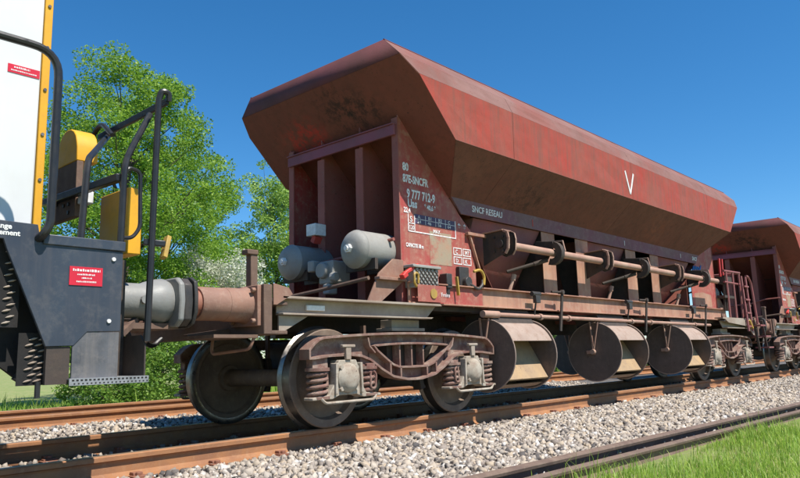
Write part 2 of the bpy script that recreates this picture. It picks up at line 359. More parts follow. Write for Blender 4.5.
o1 = make_rail(RY(-14), -.165, -14, 60, 'dark brown old rail edging the ballast, upper of the two side by side', 'oldrail', -.04, False, 'oldrail', group='old rails', k=.8, tilt=R(16))
o2 = make_rail(RY(-14)-.15, -.215, -14, 60, 'dark brown old rail lying lower, right at the grass', 'oldrail', -.04, False, 'oldrail', group='old rails', k=.72, tilt=R(14))

# ---------------------------------------------------------------- vegetation
def leaves(name, pts, size, m, parent, seed, elong=1.6, droop=.2):
    g = np.random.default_rng(seed); N = len(pts)
    a = g.normal(size=(N, 3)); a /= np.linalg.norm(a, axis=1)[:,None]; a[:,2] = a[:,2]*.7-droop
    b = np.cross(a, g.normal(size=(N, 3))); b /= np.linalg.norm(b, axis=1)[:,None]+1e-9
    s = size*g.uniform(.6, 1.3, N)[:,None]
    v = np.stack([pts-a*s*elong*.5, pts+b*s*.42, pts+a*s*elong*.5, pts-b*s*.42], 1).reshape(-1, 3)
    f = np.arange(4*N).reshape(N, 4)
    return fastmesh(name, v, f, np.clip(g.normal(.5, .22, N), 0, 1), m, parent)
def tree(name, loc, h, rx, rz, zc, nclump, per, lsize, m, label, cat, seed, clump=.5, trunk=.13, group=None, taper=.0, hollow=.35):
    g = np.random.default_rng(seed); r = root(name, loc, label, cat, group)
    b = MB(); tips = []
    for i in range(nclump):
        d = g.normal(size=3); d /= np.linalg.norm(d); rad = (hollow+(1-hollow)*g.random()**.5)
        c = np.array([d[0]*rx*rad, d[1]*rx*rad, d[2]*rz*rad]); t = (c[2]+rz)/(2*rz); c[:2] *= 1-taper*t
        c[2] += zc; tips.append(c)
    tips = np.array(tips)
    top = Vector((0, 0, zc+rz*.55)); trunkpts = [Vector((0, 0, -.2))]
    for k in range(1, 7): trunkpts.append(Vector((g.normal()*.05*k/3, g.normal()*.05*k/3, top.z*k/6)))
    for k in range(6): b.cyl(trunkpts[k], trunkpts[k+1], trunk*(1-k/7.5), 8, trunk*(1-(k+1)/7.5), caps=False)
    for i in range(0, len(tips), max(1, len(tips)//70)):
        tp = Vector(tips[i]); k = min(5, max(1, int(6*(tp.z-.45*math.hypot(tp.x, tp.y))/top.z))); s = trunkpts[k]
        mid = s.lerp(tp, .5)+Vector(g.normal(size=3))*.12
        b.cyl(s, mid, trunk*.28, 5, trunk*.17, caps=False); b.cyl(mid, tp, trunk*.17, 5, trunk*.05, caps=False)
    b.build('trunk', 'bark', r, world=False)
    cs = clump*g.uniform(.55, 1.35, nclump)
    idx = np.repeat(np.arange(nclump), (per*(cs/clump)**2).astype(int))
    q = g.normal(size=(len(idx), 3)); q *= (g.random(len(idx))**.4/np.linalg.norm(q, axis=1))[:,None]
    leaves('crown', tips[idx]+q*cs[idx][:,None]*np.array([1, 1, .75]), lsize, m, r, seed+1)
    return r
tree('ash_tree', (4.5, 12.3, -.5), 9, 3.0, 4.35, 5.3, 360, 300, .055, 'leaf', 'tall bright green tree behind the yellow handrail boxes', 'tree', 11, .40, .13, taper=.2, hollow=.3)
tree('ash_tree', (7.9, 16.2, -.5), 9, 3.1, 4.0, 4.6, 230, 260, .06, 'leaf', 'lower green tree behind the grey buffer, right of the tall tree', 'tree', 14, .45, .10)
tree('ash_tree', (11.9, 15.4, -.5), 8, 2.0, 4.0, 5.2, 170, 200, .07, 'leafp', 'thin pale green tree against the shaded hopper end', 'tree', 17, .42, .07, hollow=.15, taper=.35)
tree('blossom_bush', (7.5, 12.6, -.5), 3.4, 1.7, 1.6, 2.8, 110, 300, .055, 'bloom', 'white blossoming bush behind the buffers of the hopper wagon', 'bush', 21, .38, .06)
sh = [(2.9, 9.6, 1.0, .62, 'leafy green shrub below the perforated step tread'), (4.3, 10.4, 1.0, .75, 'bright shrub seen below the grey buffer'),
      (5.6, 10.8, 1.1, .95, 'tall shrub left of the dark far wheel'), (7.2, 12, 1.2, 1.0, 'shrub showing between the first two wheels'), (24., 10.5, 2., 1.6, 'shrub seen through the gap between the round chutes')]
for i, (x, y, rx, rz, lb) in enumerate(sh):
    tree('shrub', (x, y, -.55), 1.5, rx, rz, rz*.9, 34 if i < 4 else 60, 170, .06 if i < 4 else .1, 'leafd', lb, 'shrub', 31+i, .3 if i < 4 else .5, .03, 'shrubs behind the tracks')
tree('distant_tree', (60, 150, -.3), 14, 9, 6, 7, 60, 160, .9, 'leafd', 'distant dark tree on the horizon at the left edge', 'tree', 51, 2.6, .4)

def grass(name, n, area, hmin, hmax, wid, seed, label, zf, dens=None):
    g = np.random.default_rng(seed); x = g.uniform(area[0], area[1], n*2); y = g.uniform(area[2], area[3], n*2)
    pat = np.sin(x*1.7+np.sin(y*2.3)*1.4)*np.sin(y*3.1+x*.6)
    keep = g.random(n*2) < np.clip(.45+.6*pat, .05, 1)*(dens(x, y) if dens else 1); x = x[keep][:n]; y = y[keep][:n]; N = len(x)
    h = g.uniform(hmin, hmax, N)*(1+.35*np.sin(x*2.1+y)*np.sin(y*2.7)); h *= np.where(g.random(N) < .05, 1.6, 1)
    z = np.array([zf(a, b) for a, b in zip(x, y)]); th = g.uniform(0, 6.283, N); ln = g.uniform(.1, .75, N)*h; w = wid*g.uniform(.6, 1.3, N)
    dx, dy = np.cos(th), np.sin(th); px, py = -dy*w/2, dx*w/2; p = np.stack([x, y, z], 1)
    mid = p+np.stack([dx*ln*.3, dy*ln*.3, h*.6], 1); tip = p+np.stack([dx*ln, dy*ln, h*(1-.25*ln/h)], 1); s = np.stack([px, py, 0*px], 1)
    v = np.stack([p-s, p+s, mid+s*.75, mid-s*.75, tip], 1).reshape(-1, 3); o = 5*np.arange(N)[:,None]
    f = np.concatenate([np.array([[0, 1, 2]])+o, np.array([[0, 2, 3]])+o, np.array([[3, 2, 4]])+o])
    t = np.clip(g.normal(.45, .2, N), 0, 1); t = np.where(g.random(N) < .05, 1, t)
    return tag(fastmesh(name, v, f, np.tile(t, 3), 'blade'), label, 'grass', kind='stuff')
gmask = lambda x, y: np.clip(1.35-x/14, .15, 1)*np.where(y < -3.45-.04*x, 1, np.where(y < -2.99-.04*x, .8, np.where(y < -2.80-.04*x, .04, 0)))
gz = lambda x, y: groundz(x, y)+.0
grass('grass', 95000, (-1.5, 16, -5.6, -2.75), .03, .10, .006, 5, 'short yellowish green grass growing up to the old edge rails', gz, gmask)
grass('grass', 26000, (-1.5, 16, -5.6, -2.75), .07, .20, .006, 9, 'taller green grass tufts standing over the short grass', gz, lambda x, y: gmask(x, y)*np.clip(np.sin(x*2.9+1.3*np.sin(y*3.7))*np.cos(y*2.2+x)*1.6+.25, .02, 1))
grass('grass', 16000, (-4, 12, 6.2, 15), .14, .36, .022, 6, 'green grass verge behind the second track', lambda x, y: groundz(x, y)-.02)
grass('grass', 7000, (12, 50, 6.4, 16), .2, .5, .05, 8, 'green grass seen under the wagon between the round chutes', lambda x, y: groundz(x, y)-.02)

# ---------------------------------------------------------------- hopper wagon
WG = 'ballast hopper wagons of the train'
wag = root('hopper_wagon', (0, 0, 0), 'large faded red hopper wagon in full view, white V on its side', 'wagon', WG)
LX = 11.1                                                    # second end = LX - x
T_, A_, B_, C_, D_ = (.532, 1.097, 3.695), (.547, 1.291, 3.495), (.722, 1.379, 3.311), (1.274, 1.371, 2.76), (1.76, .90, 2.325)
SEAM = [2.35, 5.48, 8.65]
for s in (-1, 1):
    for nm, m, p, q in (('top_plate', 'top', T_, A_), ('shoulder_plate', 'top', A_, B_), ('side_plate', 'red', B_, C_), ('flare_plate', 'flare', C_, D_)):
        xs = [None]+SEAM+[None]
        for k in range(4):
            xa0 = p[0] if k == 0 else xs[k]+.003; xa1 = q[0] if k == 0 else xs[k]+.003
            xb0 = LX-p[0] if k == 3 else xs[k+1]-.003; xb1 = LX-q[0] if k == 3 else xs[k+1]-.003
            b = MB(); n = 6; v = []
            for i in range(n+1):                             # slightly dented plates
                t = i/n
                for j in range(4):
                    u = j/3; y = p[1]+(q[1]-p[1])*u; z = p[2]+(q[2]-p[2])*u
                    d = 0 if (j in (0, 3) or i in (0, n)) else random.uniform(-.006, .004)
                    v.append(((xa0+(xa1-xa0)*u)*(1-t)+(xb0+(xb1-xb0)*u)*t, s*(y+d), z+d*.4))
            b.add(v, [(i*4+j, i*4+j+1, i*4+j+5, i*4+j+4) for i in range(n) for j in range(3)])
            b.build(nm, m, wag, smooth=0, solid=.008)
    b = MB(); b.tube([(T_[0], s*T_[1], T_[2]), (LX-T_[0], s*T_[1], T_[2])], .012, 8); b.build('top_rim', 'rim', wag)
    b = MB(); b.tube([(C_[0], s*(C_[1]+.001), C_[2]), (LX-C_[0], s*(C_[1]+.001), C_[2])], .006, 6); b.build('edge_weld', 'flare', wag)
    for x in SEAM:                                           # weld strips behind and beside the joints
        b = MB(); pr = [T_, A_, B_, C_, D_]
        for p, q in zip(pr, pr[1:]): b.quad((x-.03, s*(p[1]-.009), p[2]-.006), (x+.03, s*(p[1]-.009), p[2]-.006), (x+.03, s*(q[1]-.009), q[2]-.006), (x-.03, s*(q[1]-.009), q[2]-.006))
        b.build('weld_strip', 'dark', wag, solid=.004)
for mir in (None, LX):
    b = MB(mir); e = 4.035                                   # sloping end sheet on the plane x + z = e, with its upper rim
    pts = [(A_[0], 1, A_[1], A_[2]), (B_[0], 1, B_[1], B_[2]), (C_[0], 1, C_[1], C_[2]), (D_[0], 1, D_[1], D_[2])]
    L_ = [(a, -y, z) for a, _, y, z in pts]; Rr = [(a, y, z) for a, _, y, z in pts]
    v = L_+Rr; b.add(v, [(i, i+1, i+5, i+4) for i in range(3)]); b.add([L_[3], Rr[3], (2.9, .7, 1.2), (2.9, -.7, 1.2)], [(0, 1, 2, 3)])
    b.build('end_sheet', 'end', wag, smooth=0, solid=.01)
    b = MB(mir); b.quad((T_[0], -T_[1], T_[2]), (T_[0], T_[1], T_[2]), (A_[0], A_[1], A_[2]), (A_[0], -A_[1], A_[2])); b.build('end_rim', 'rim', wag, solid=.01)
    # vertical gussets under the slope, beam across them
    for y in (-.87, -.31, .31, .87):
        outer = abs(y) > .8; xr = 2.2 if outer else 2.4
        b = MB(mir); b.prism([(.95, 1.12), (xr, 1.12), (xr, e-xr+.0) if not outer else (xr, 1.93), *([(1.95, 2.13)] if outer else []), (.95, e-.95+.02)], 1, y-.006, y+.006)
        o = b.build('side_gusset' if outer else 'inner_gusset', 'panel' if outer else 'inner', wag)
        b = MB(mir); b.box(.935, .949, y-.055 if not outer else y-.012*(1 if y < 0 else 6), y+.055 if not outer else y+.012*(6 if y < 0 else 1), 1.12, 2.84 if not outer else 3.05); b.build('gusset_flange', 'inner', wag)
        if outer and y < 0: NEARP = o if mir is None else NEARP
    b = MB(mir); b.box(.90, .932, -.86, .86, 2.86, 2.97); b.box(.88, 1.05, -.86, .86, 2.971, 2.985); b.build('cross_beam', 'beam', wag, bevel=.004)
    # platform floor between headstock and hopper
    b = MB(mir); b.box(-.8, 2.3, -.86, .86, 1.06, 1.11); b.build('end_floor', 'dark', wag)
    for s in (-1, 1):
        b = MB(mir)                                          # outer channel (solebar end)
        xr0, xr1 = 1.27, 1.12
        b.prism([(-.72, 1.085), (xr0+.02, 1.085), (xr0, 1.105), (-.72, 1.105)], 1, s*1.00, s*1.10)
        b.prism([(-.72, .955), (xr1, .955), (xr1+.03, .97), (-.72, .97)], 1, s*1.00, s*1.10)
        b.prism([(-.72, .97), (xr1+.03, .97), (xr0+.02, 1.085), (-.72, 1.085)], 1, s*1.00, s*1.012)
        o = b.build('channel_beam', 'sole', wag, bevel=.003)
        if s < 0:
            b = MB(mir); b.box(-.42, -.22, -1.035, -1.013, 1.0, 1.045); b.build('plate_tag', 'print', o, bevel=.004)
        b = MB(mir); b.prism([(-.815, 1.20), (-.66, 1.17), (-.62, 1.12), (-.78, 1.03), (-.815, 1.03)], 1, s*1.085, s*1.10); b.build('corner_gusset', 'buff', wag, bevel=.003)
        b = MB(mir); b.prism([(-.72, .95), (-.42, .95), (-.72, .80)], 1, s*1.03, s*1.045); b.build('knee_plate', 'sole', wag)
        # buffers
        bz = 1.035; by_ = s*.875
        b = MB(mir); b.box(-.935, -.90, by_-.18, by_+.18, bz-.17, bz+.15)
        for dy in (-.14, .14):
            for dz in (-.13, .11): b.cyl((-.965, by_+dy, bz+dz), (-.93, by_+dy, bz+dz), .022, 6)
        o = b.build('buffer_base', 'buff', wag, bevel=.006)
        b = MB(mir); b.lathe((-.935, by_, bz), (-1.37, by_, bz), [(0, .148), (.1, .135), (.45, .132), (.46, .128), (.96, .128), (1, .118), (1, .10)], 28); b.build('buffer_housing', 'buff', wag)
        b = MB(mir); b.lathe((-1.37, by_, bz), (-1.475, by_, bz), [(0, .102), (.7, .102), (1, .125)], 24); b.build('buffer_plunger', 'buffr', wag)
        b = MB(mir); pr = [(.0, .175), (.14, .175), (.2, .14), (.215, .05), (.215, -.08), (.17, -.165), (.1, -.19), (-.1, -.19), (-.17, -.165), (-.215, -.08), (-.215, .05), (-.2, .14), (-.14, .175)]
        b.prism([(by_+a, bz+c) for a, c in pr], 0, -1.475, -1.505); b.build('buffer_head', 'grease', wag, bevel=.006)
    b = MB(mir); b.box(-.90, -.82, -1.09, 1.09, .80, 1.19); b.box(-.82, -.66, -1.08, 1.08, 1.03, 1.06); b.box(-.82, -.66, -1.08, 1.08, .80, .83); b.build('headstock', 'rustb', wag, bevel=.006)
    b = MB(mir); b.box(-.93, -.865, -.96, -.89, 1.12, 1.44); b.box(-.97, -.865, -.97, -.885, 1.435, 1.475); b.build('upright_stop', 'rustb', wag, bevel=.006)
    b = MB(mir); b.box(-1.25, -.9, -.11, .11, .93, 1.12); b.cyl((-1.25, 0, 1.03), (-1.42, 0, 1.03), .04, 10); b.tube([(-1.36, 0, .98), (-1.45, .02, .86), (-1.38, 0, .72), (-1.28, 0, .8)], .028, 8); b.build('draw_hook', 'dark', wag, bevel=.01)
    b = MB(mir); b.box(-1.30, -.9, -1.02, -.42, .775, .80); b.box(-1.30, -1.27, -1.0, -.5, .66, .80) if False else None; b.bar((-1.28, -.6, .79), (-.9, -.6, .84), .06, .05); b.build('foot_bracket', 'rustb', wag)
    b = MB(mir); b.tube(rounded([(-.92, -1.0, .80), (-.95, -.98, .69), (-.95, -.45, .66), (-.92, -.42, .80)], .05), .013, 7); b.build('grab_handle', 'buff', wag)
    b = MB(mir); b.tube(rounded([(-.92, .3, .95), (-1.1, .3, .93), (-1.16, .3, .80), (-1.05, .34, .74), (-.95, .36, .82)], .12), .022, 8); b.build('air_hose', 'black', wag)
    # air reservoirs
    for y, z, x0 in ((-.63, 1.655, .46), (.40, 1.64, .48)):
        b = MB(mir); b.lathe((x0, y, z), (x0+.60, y, z), [(0, .03), (.01, .09), (.04, .145), (.10, .18), (.14, .19), (.145, .194), (.165, .19), (.9, .19), (.97, .16), (1, .08)], 30)
        o = b.build('air_tank', 'tank', wag, smooth=50)
        b = MB(mir); b.cyl((x0-.03, y, z+.0), (x0+.02, y, z), .045, 6); b.cyl((x0-.05, y, z), (x0-.02, y, z), .025, 8); b.build('tank_plug', 'print', o)
        for xx in (x0+.15, x0+.45): b = MB(mir); b.box(xx, xx+.04, y-.205, y+.205, z-.21, z-.10); b.build('tank_cradle', 'dark', o)
    b = MB(mir); b.box(.60, .85, -.24, -.02, 1.36, 1.60); b.cyl((.55, -.1, 1.5), (.85, -.1, 1.5), .085, 12); b.cyl((.7, -.1, 1.3), (.7, -.1, 1.45), .05, 10); b.box(.56, .66, .02, .12, 1.50, 1.62); b.cyl((.6, -.22, 1.42), (.6, -.3, 1.42), .05, 10); b.box(.58, .7, -.2, -.1, 1.25, 1.36); b.build('brake_valve', 'tank', wag, bevel=.015)
    b = MB(mir); b.box(.72, .88, .17, .32, 1.93, 2.06); b.build('white_box', 'print', wag, bevel=.006)
    b = MB(mir); b.bar((.80, .26, 1.86), (.80, .22, 1.93), .1, .06); b.build('box_bracket', 'hred' if False else 'patch', wag)
    b = MB(mir); b.tube([(.86, .85, 1.60), (.86, -.2, 1.66), (.86, -.5, 1.74), (.86, -.86, 1.76)], .018, 7); b.build('brake_pipe', 'inner', wag)
    b = MB(mir); b.tube([(.35, .75, 1.20), (.40, -.2, 1.27), (.45, -.9, 1.34)], .02, 7); b.build('brake_pipe', 'rustb', wag)
    b = MB(mir); b.prism([(.44, 1.12), (.62, 1.12), (.95, 1.34), (.95, 1.55), (.80, 1.55), (.60, 1.40)], 1, -.9, -.878); b.box(.55, .94, -.95, -.88, 1.33, 1.36); b.build('valve_bracket', 'buff', wag, bevel=.004)
    for s in (-1, 1):                                        # band under the flare and side sill, halves
        if mir is None:
            b = MB(); b.prism([(1.76, 2.335), (LX-1.76, 2.335), (LX-1.94, 2.15), (1.94, 2.15)], 1, s*.885, s*.905); bo = b.build('side_band', 'band', wag, bevel=.003)
            if s < 0: BAND = bo

# side structure: pillars, chute walls, sills
PIL = [(3.67, 4.0), (4.57, 4.93), (6.17, 6.53), (7.10, 7.43)]
for s in (-1, 1):
    for a, c in PIL:
        b = MB(); b.box(a, c, s*.872, s*.884, 1.14, 2.148); o = b.build('pillar', 'pink', wag, bevel=.003)
        xm = a+.05 if PIL.index((a, c)) % 2 == 0 else c-.05
        b = MB(); b.prism([(s*.871, 1.14), (s*.871, 2.148), (s*.35, 2.148), (s*.55, 1.14)], 0, xm-.007, xm+.007); b.build('pillar_web', 'dark', o)  # dark colour carries the shade of the gaps behind the pillars
    for xc in (2.94, 5.55, 8.16):                            # funnel of each chute: outer slope and two end slopes
        hw = .72
        b = MB(); b.quad((xc-hw, s*.86, 2.15), (xc+hw, s*.86, 2.15), (xc+hw*.7, s*.30, 1.0), (xc-hw*.7, s*.30, 1.0)); b.build('chute_wall', 'inner', wag, solid=.01)
        for q in (-1, 1):
            b = MB(); b.quad((xc+q*hw, s*.86, 2.15), (xc+q*hw, s*.1, 2.15), (xc+q*hw*.7, s*.1, 1.0), (xc+q*hw*.7, s*.30, 1.0)); b.build('chute_cheek', 'flare', wag, solid=.01)
    b = MB(); b.box(.96, LX-.96, s*.93, s*.99, 1.318, 1.332); b.box(.96, LX-.96, s*.93, s*.945, 1.125, 1.318); b.box(.96, LX-.96, s*.93, s*1.00, 1.11, 1.125); b.build('side_sill', 'pink', wag, bevel=.003)
    b = MB(); b.cyl((2.12, s*1.0, 1.035), (2.42, s*1.0, 1.035), .04, 12); b.cyl((2.42, s*1.0, 1.035), (9.3, s*1.0, 1.005), .024, 10)
    for x in (3.3, 4.0, 5.9, 6.6, 8.5): b.cyl((x, s*1.0, 1.03-.004*(x-2.4)), (x+.05, s*1.0, 1.03-.004*(x-2.4)), .04, 8)
    b.build('lower_shaft', 'rod', wag)
    b = MB(); b.cyl((2.40, s*1.12, 1.825), (9.55, s*1.12, 1.825), .046, 16); b.build('control_tube', 'rod', wag)
    for k, x in enumerate((2.36, 3.50, 4.83, 6.09, 7.44, 8.72)):
        b = MB()
        if k % 2 == 0:                                       # boxed bearing bracket
            pl = [(s*.88, 1.96), (s*1.17, 1.975), (s*1.22, 1.95), (s*1.235, 1.88), (s*1.225, 1.76), (s*1.19, 1.71), (s*1.1, 1.69), (s*.88, 1.60)]
            b.prism(pl, 0, x, x+.014); b.prism(pl[1:7]+[(s*1.02, 1.73)], 0, x+.13, x+.144)
            o = b.build('tube_bracket', 'dark', wag)
            b = MB(); b.prism([(s*.88, 1.962), (s*1.17, 1.977), (s*1.17, 1.99), (s*.88, 1.975)], 0, x-.03, x+.16)
            rim = pl[1:6]
            for (y0, z0), (y1, z1) in zip(rim, rim[1:]): b.bar((x-.005, y0, z0), (x-.005, y1, z1), .025, .02, (1, 0, 0)); b.bar((x+.14, y0, z0), (x+.14, y1, z1), .02, .02, (1, 0, 0))
            b.build('bracket_rim', 'rod', o)
            b = MB(); b.cyl((x-.03, s*1.12, 1.825), (x, s*1.12, 1.825), .05, 12)
            for dy, dz in ((-.06, .08), (.06, .08), (.06, -.08), (-.06, -.08)): b.cyl((x-.018, s*(1.1+dy), 1.825+dz), (x, s*(1.1+dy), 1.825+dz), .016, 6)
            b.build('bearing_bolts', 'grease', o)
        else:                                                # hook shaped clamp lever
            ar = [(s*(1.12+math.cos(t)*.15), 1.82+math.sin(t)*.15) for t in np.linspace(R(-110), R(75), 9)]
            ar2 = [(s*(1.12+math.cos(t)*.07), 1.82+math.sin(t)*.07) for t in np.linspace(R(75), R(-110), 9)]
            b.prism(ar+ar2, 0, x-.02, x+.06)
            b.prism([(s*.88, 2.0), (s*1.14, 1.97), (s*1.14, 1.90), (s*1.05, 1.75), (s*.88, 1.72)], 0, x, x+.03)
            o = b.build('clamp_lever', 'dark', wag, bevel=.003)
            b = MB(); b.bar((x+.10, s*.92, 1.99), (x+.10, s*1.22, 1.975), .015, .02); b.bar((x+.10, s*1.22, 1.98), (x+.10, s*1.25, 1.84), .015, .02, (1,0,0)); b.build('bracket_rim', 'rod', o)
            b = MB(); b.cyl((x-.02, s*1.06, 1.74), (x-.40, s*.70, 1.60), .022, 10); b.cyl((x-.02, s*1.06, 1.74), (x-.15, s*.94, 1.69), .028, 10); b.build('actuator_strut', 'dark', o)
    for x in (3.25, 5.85, 8.45):                             # sill fittings and hangers
        b = MB(); b.cyl((x-.16, s*1.045, 1.30), (x+.02, s*1.045, 1.30), .03, 10); b.box(x-.12, x-.02, s*1.03, s*1.08, 1.19, 1.28); b.cyl((x-.07, s*1.0, 1.0), (x-.07, s*1.05, 1.25), .012, 6); b.build('sill_fitting', 'grease', wag, bevel=.004)
        b = MB(); b.bar((x+.54, s*1.065, 1.36), (x+.50, s*1.03, .86), .045, .018, (0, 1, 0)); b.cyl((x+.30, s*1.05, 1.345), (x+.56, s*1.06, 1.35), .014, 8); b.cyl((x+.54, s*1.05, 1.35), (x+.54, s*1.085, 1.35), .03, 10); b.build('hanger_lever', 'dark', wag)
        b = MB(); b.cyl((x-.42, s*.90, 1.33), (x-.36, s*.93, 1.50), .022, 8); b.cyl((x-.37, s*.92, 1.46), (x-.35, s*.93, 1.53), .034, 8); b.build('grease_fitting', 'rod', wag)
    for x in (2.35, 4.95, 7.55):                             # chequer strips below the sill
        b = MB(); b.box(x, x+.62, s*.90, s*.905, 1.04, 1.10); o = b.build('stripe_plate', 'sole', wag)
        for q in range(2):
            b = MB(); b.prism([(x+.22+q*.2, 1.042), (x+.29+q*.2, 1.042), (x+.37+q*.2, 1.098), (x+.30+q*.2, 1.098)], 1, s*.905, s*.908); b.build('stripe', 'buffr', o)
    # round discharge chutes
    for x in (2.28, 4.88, 7.48):
        y, z, rr, ln = s*.90, .585, .40, .86
        b = MB()
        b.prism([(y+rr*math.cos(t), z+rr*math.sin(t)) for t in np.linspace(0, 2*math.pi, 49)[:-1]], 0, x-.012, x); o = b.build('chute_disc', 'disc', wag)
        b = MB(); rim = [(x-.006, y+rr*math.cos(t), z+rr*math.sin(t)) for t in np.linspace(0, 2*math.pi, 49)[:-1]]; b.tube(rim, .008, 6, True); b.build('disc_rim', 'shell', o)
        b = MB(); b.prism([(y+rr*math.cos(t), z+rr*math.sin(t)) for t in np.linspace(0, 2*math.pi, 49)[:-1]], 0, x+ln, x+ln+.012); o2 = b.build('chute_disc', 'disc', wag)
        b = MB(); b.tube([(p[0]+ln+.012, p[1], p[2]) for p in rim], .008, 6, True); b.build('disc_rim', 'shell', o2)
        n = 34; b = MB(); a0, a1 = R(67), R(67-277)          # angle from the top towards the outside
        ang = [a0+(a1-a0)*i/n for i in range(n+1)]
        for rad, ci in ((rr-.02, 0), (rr-.028, 1)):
            b.cur = ci; vv = [(xx, y+s*rad*math.sin(a), z+rad*math.cos(a)) for xx in (x+.001, x+ln-.001) for a in ang]
            b.add(vv, [(i, i+1, n+2+i, n+1+i) for i in range(n)])
        b.build('chute_shell', ['shell', 'inshell'], wag)
        b = MB(); b.bar((x-.05, y-s*.02, 1.0), (x-.04, y, z+.03), .012, .03, (1, 0, 0)); b.bar((x-.05, y+s*.10, .99), (x-.04, y+s*.01, z+.03), .012, .02, (1, 0, 0)); b.cyl((x-.075, y, z), (x-.012, y, z), .035, 12); b.bar((x-.03, y, z), (x-.03, y-s*.1, z-.005), .03, .05); b.build('crank_lever', 'rod', o)
        b = MB(); b.prism([(y+s*.275, z-.27), (y+s*.262, z-.285), (y-s*.02, z+.19), (y-s*.005, z+.205)], 0, x+.004, x+ln-.004); b.build('chute_floor', 'inshell', wag)
        b = MB(); b.prism([(y-.30*s, 1.1), (y+.05*s, 1.1), (y+.15*s, .9), (y-.25*s, .9)], 0, x+.02, x+ln-.02); b.build('chute_neck', 'dark', wag)
b = MB(); b.box(D_[0], LX-D_[0], -.88, .88, 2.30, 2.32); b.build('sun_block_plate', 'dark', wag)  # unseen plate added to stop sun falling through the open hopper
b = MB(); b.box(-.6, 11.7, -.22, .22, .86, 1.06); b.box(2.1, 9.0, -.85, .85, 1.05, 1.09); b.build('centre_sill', 'dark', wag)
# equipment on the near side panel
b = MB(); b.box(.98, 1.36, -1.01, -.885, 1.27, 1.47); b.box(.95, 1.39, -1.03, -.882, 1.47, 1.50); mb_ = b.build('mesh_box', 'tank', wag, bevel=.006)
b = MB()
for k in range(-4, 9):
    for sg in (-1, 1):
        pts = []
        for t in np.linspace(0, 1, 13):
            zz = 1.275+.19*t; xx = 1.0+k*.06+sg*.19*t+(0 if sg > 0 else .06)
            if .985 < xx < 1.355: pts.append((xx, -1.014, zz))
        if len(pts) > 1: b.bar(pts[0], pts[-1], .008, .008, (0, 1, 0))
b.build('wire_mesh', 'dark', mb_)
b = MB(); b.bar((.84, -.99, 1.39), (1.06, -.99, 1.50), .035, .04, (0, 1, 0)); b.bar((.82, -.99, 1.36), (.88, -.99, 1.40), .05, .06, (0, 1, 0)); b.build('red_handle', 'hred', wag, bevel=.008)
def yhandle(x, z, h):
    b = MB(); b.tube(rounded([(x, -1.02, z), (x-.04, -1.03, z+.03), (x-.04, -1.03, z+h), (x+.03, -1.02, z+h), (x+.03, -1.02, z+.03)], .03), .013, 7); b.build('yellow_handle', 'hyel', wag)
yhandle(1.00, 1.28, .13)
b = MB(); b.box(1.53, 1.62, -.99, -.885, 1.29, 1.45); b.cyl((1.575, -.95, 1.22), (1.575, -.95, 1.30), .03, 10); b.build('lever_box', 'grease', wag, bevel=.01)
b = MB(); b.bar((1.68, -1.0, 1.42), (1.70, -1.0, 1.22), .02, .035, (0, 1, 0)); b.build('yellow_lever', 'hyel', wag, bevel=.004)
b = MB(); b.box(1.83, 2.0, -.93, -.88, 1.16, 1.55); b.cyl((1.93, -.98, 1.38), (1.93, -.9, 1.38), .06, 12); b.tube(rounded([(1.95, -.97, 1.36), (2.08, -.99, 1.30), (2.16, -.99, 1.36), (2.18, -.98, 1.42)], .04), .018, 8); b.build('release_valve', 'grease', wag, bevel=.006)
b = MB(); b.tube(rounded([(2.02, -.98, 1.50), (2.12, -1.0, 1.53), (2.19, -1.0, 1.46), (2.17, -1.0, 1.36)], .06), .016, 8); b.build('yellow_pull', 'hyel', wag)
b = MB(); b.box(1.0, 1.45, -1.035, -1.032, 1.13, 1.30); b.box(1.0, 2.2, -.955, -.947, 1.13, 1.31); b.build('red_sill_plate', 'panel', wag)
b = MB(); b.cyl((1.24, -1.045, 1.215), (1.24, -1.036, 1.215), .05, 20); b.build('yellow_disc', 'hyel', wag)
b = MB(); b.box(2.02, 2.45, -.93, -.885, 1.92, 1.955); b.bar((2.08, -.9, 1.92), (2.24, -.9, 1.55), .02, .03, (0, 1, 0)); b.build('bracket_arm', 'pink', wag, bevel=.003)
b = MB(); b.box(1.40, 1.77, -.8785, -.877, 1.55, 1.90); b.build('bare_patch', 'bare', wag)
Yp = -.8795
for tx, x, z, sz, m_ in (('80', 1.00, 2.50, .115, 'wprint'), ('87E-SNCFR', 1.00, 2.375, .115, 'wprint'), ('9 777 712-9', 1.055, 2.215, .13, 'wprint'), ('Uas', 1.065, 2.12, .12, 'wprint'), ('* 40,6 *', 1.33, 2.125, .075, 'wprint'),
                         ('22,4', 1.0, 2.055, .075, 'wprint'), ('CAPACITE 38 m', 1.02, 1.70, .055, 'wprint'), ('*', 1.90, 1.955, .12, 'wprint'), ('*', 2.0, 1.955, .12, 'wprint')):
    text(tx, x, z, sz, Yp, wag, m_, sx=.72 if len(tx) > 8 else .8, bold=.004 if sz > .1 else .002)
b = MB(); b.box(1.17, 1.84, Yp, -.8765, 1.955, 2.055); tb = b.build('load_table', 'dprint', wag)
for i, (h_, n_) in enumerate((('A', '24'), ('B1', '46'), ('B2', '56'), ('C', '64'))):
    text(h_, 1.215+i*.168, 2.013, .05, Yp-.002, tb, 'wprint', sx=1.2); text(n_, 1.205+i*.168, 1.963, .048, Yp-.002, tb, 'wprint', sx=1.25)
    if i:
        b = MB(); b.box(1.17+i*.168, 1.175+i*.168, Yp-.002, Yp+.0005, 1.957, 2.053); b.build('table_line', 'wprint', tb)
b = MB()
for x0, x1, z0, z1 in ((1.06, 1.855, 1.86, 1.872), (1.845, 1.857, 1.86, 2.06), (1.06, 1.072, 1.86, 2.04), (1.16, 1.17, 1.86, 2.04), (1.06, 1.165, 1.945, 1.955), (1.17, 1.85, 2.003, 2.008)): b.box(x0, x1, Yp-.001, -.8765, z0, z1)
b.build('table_frame', 'wprint', wag)
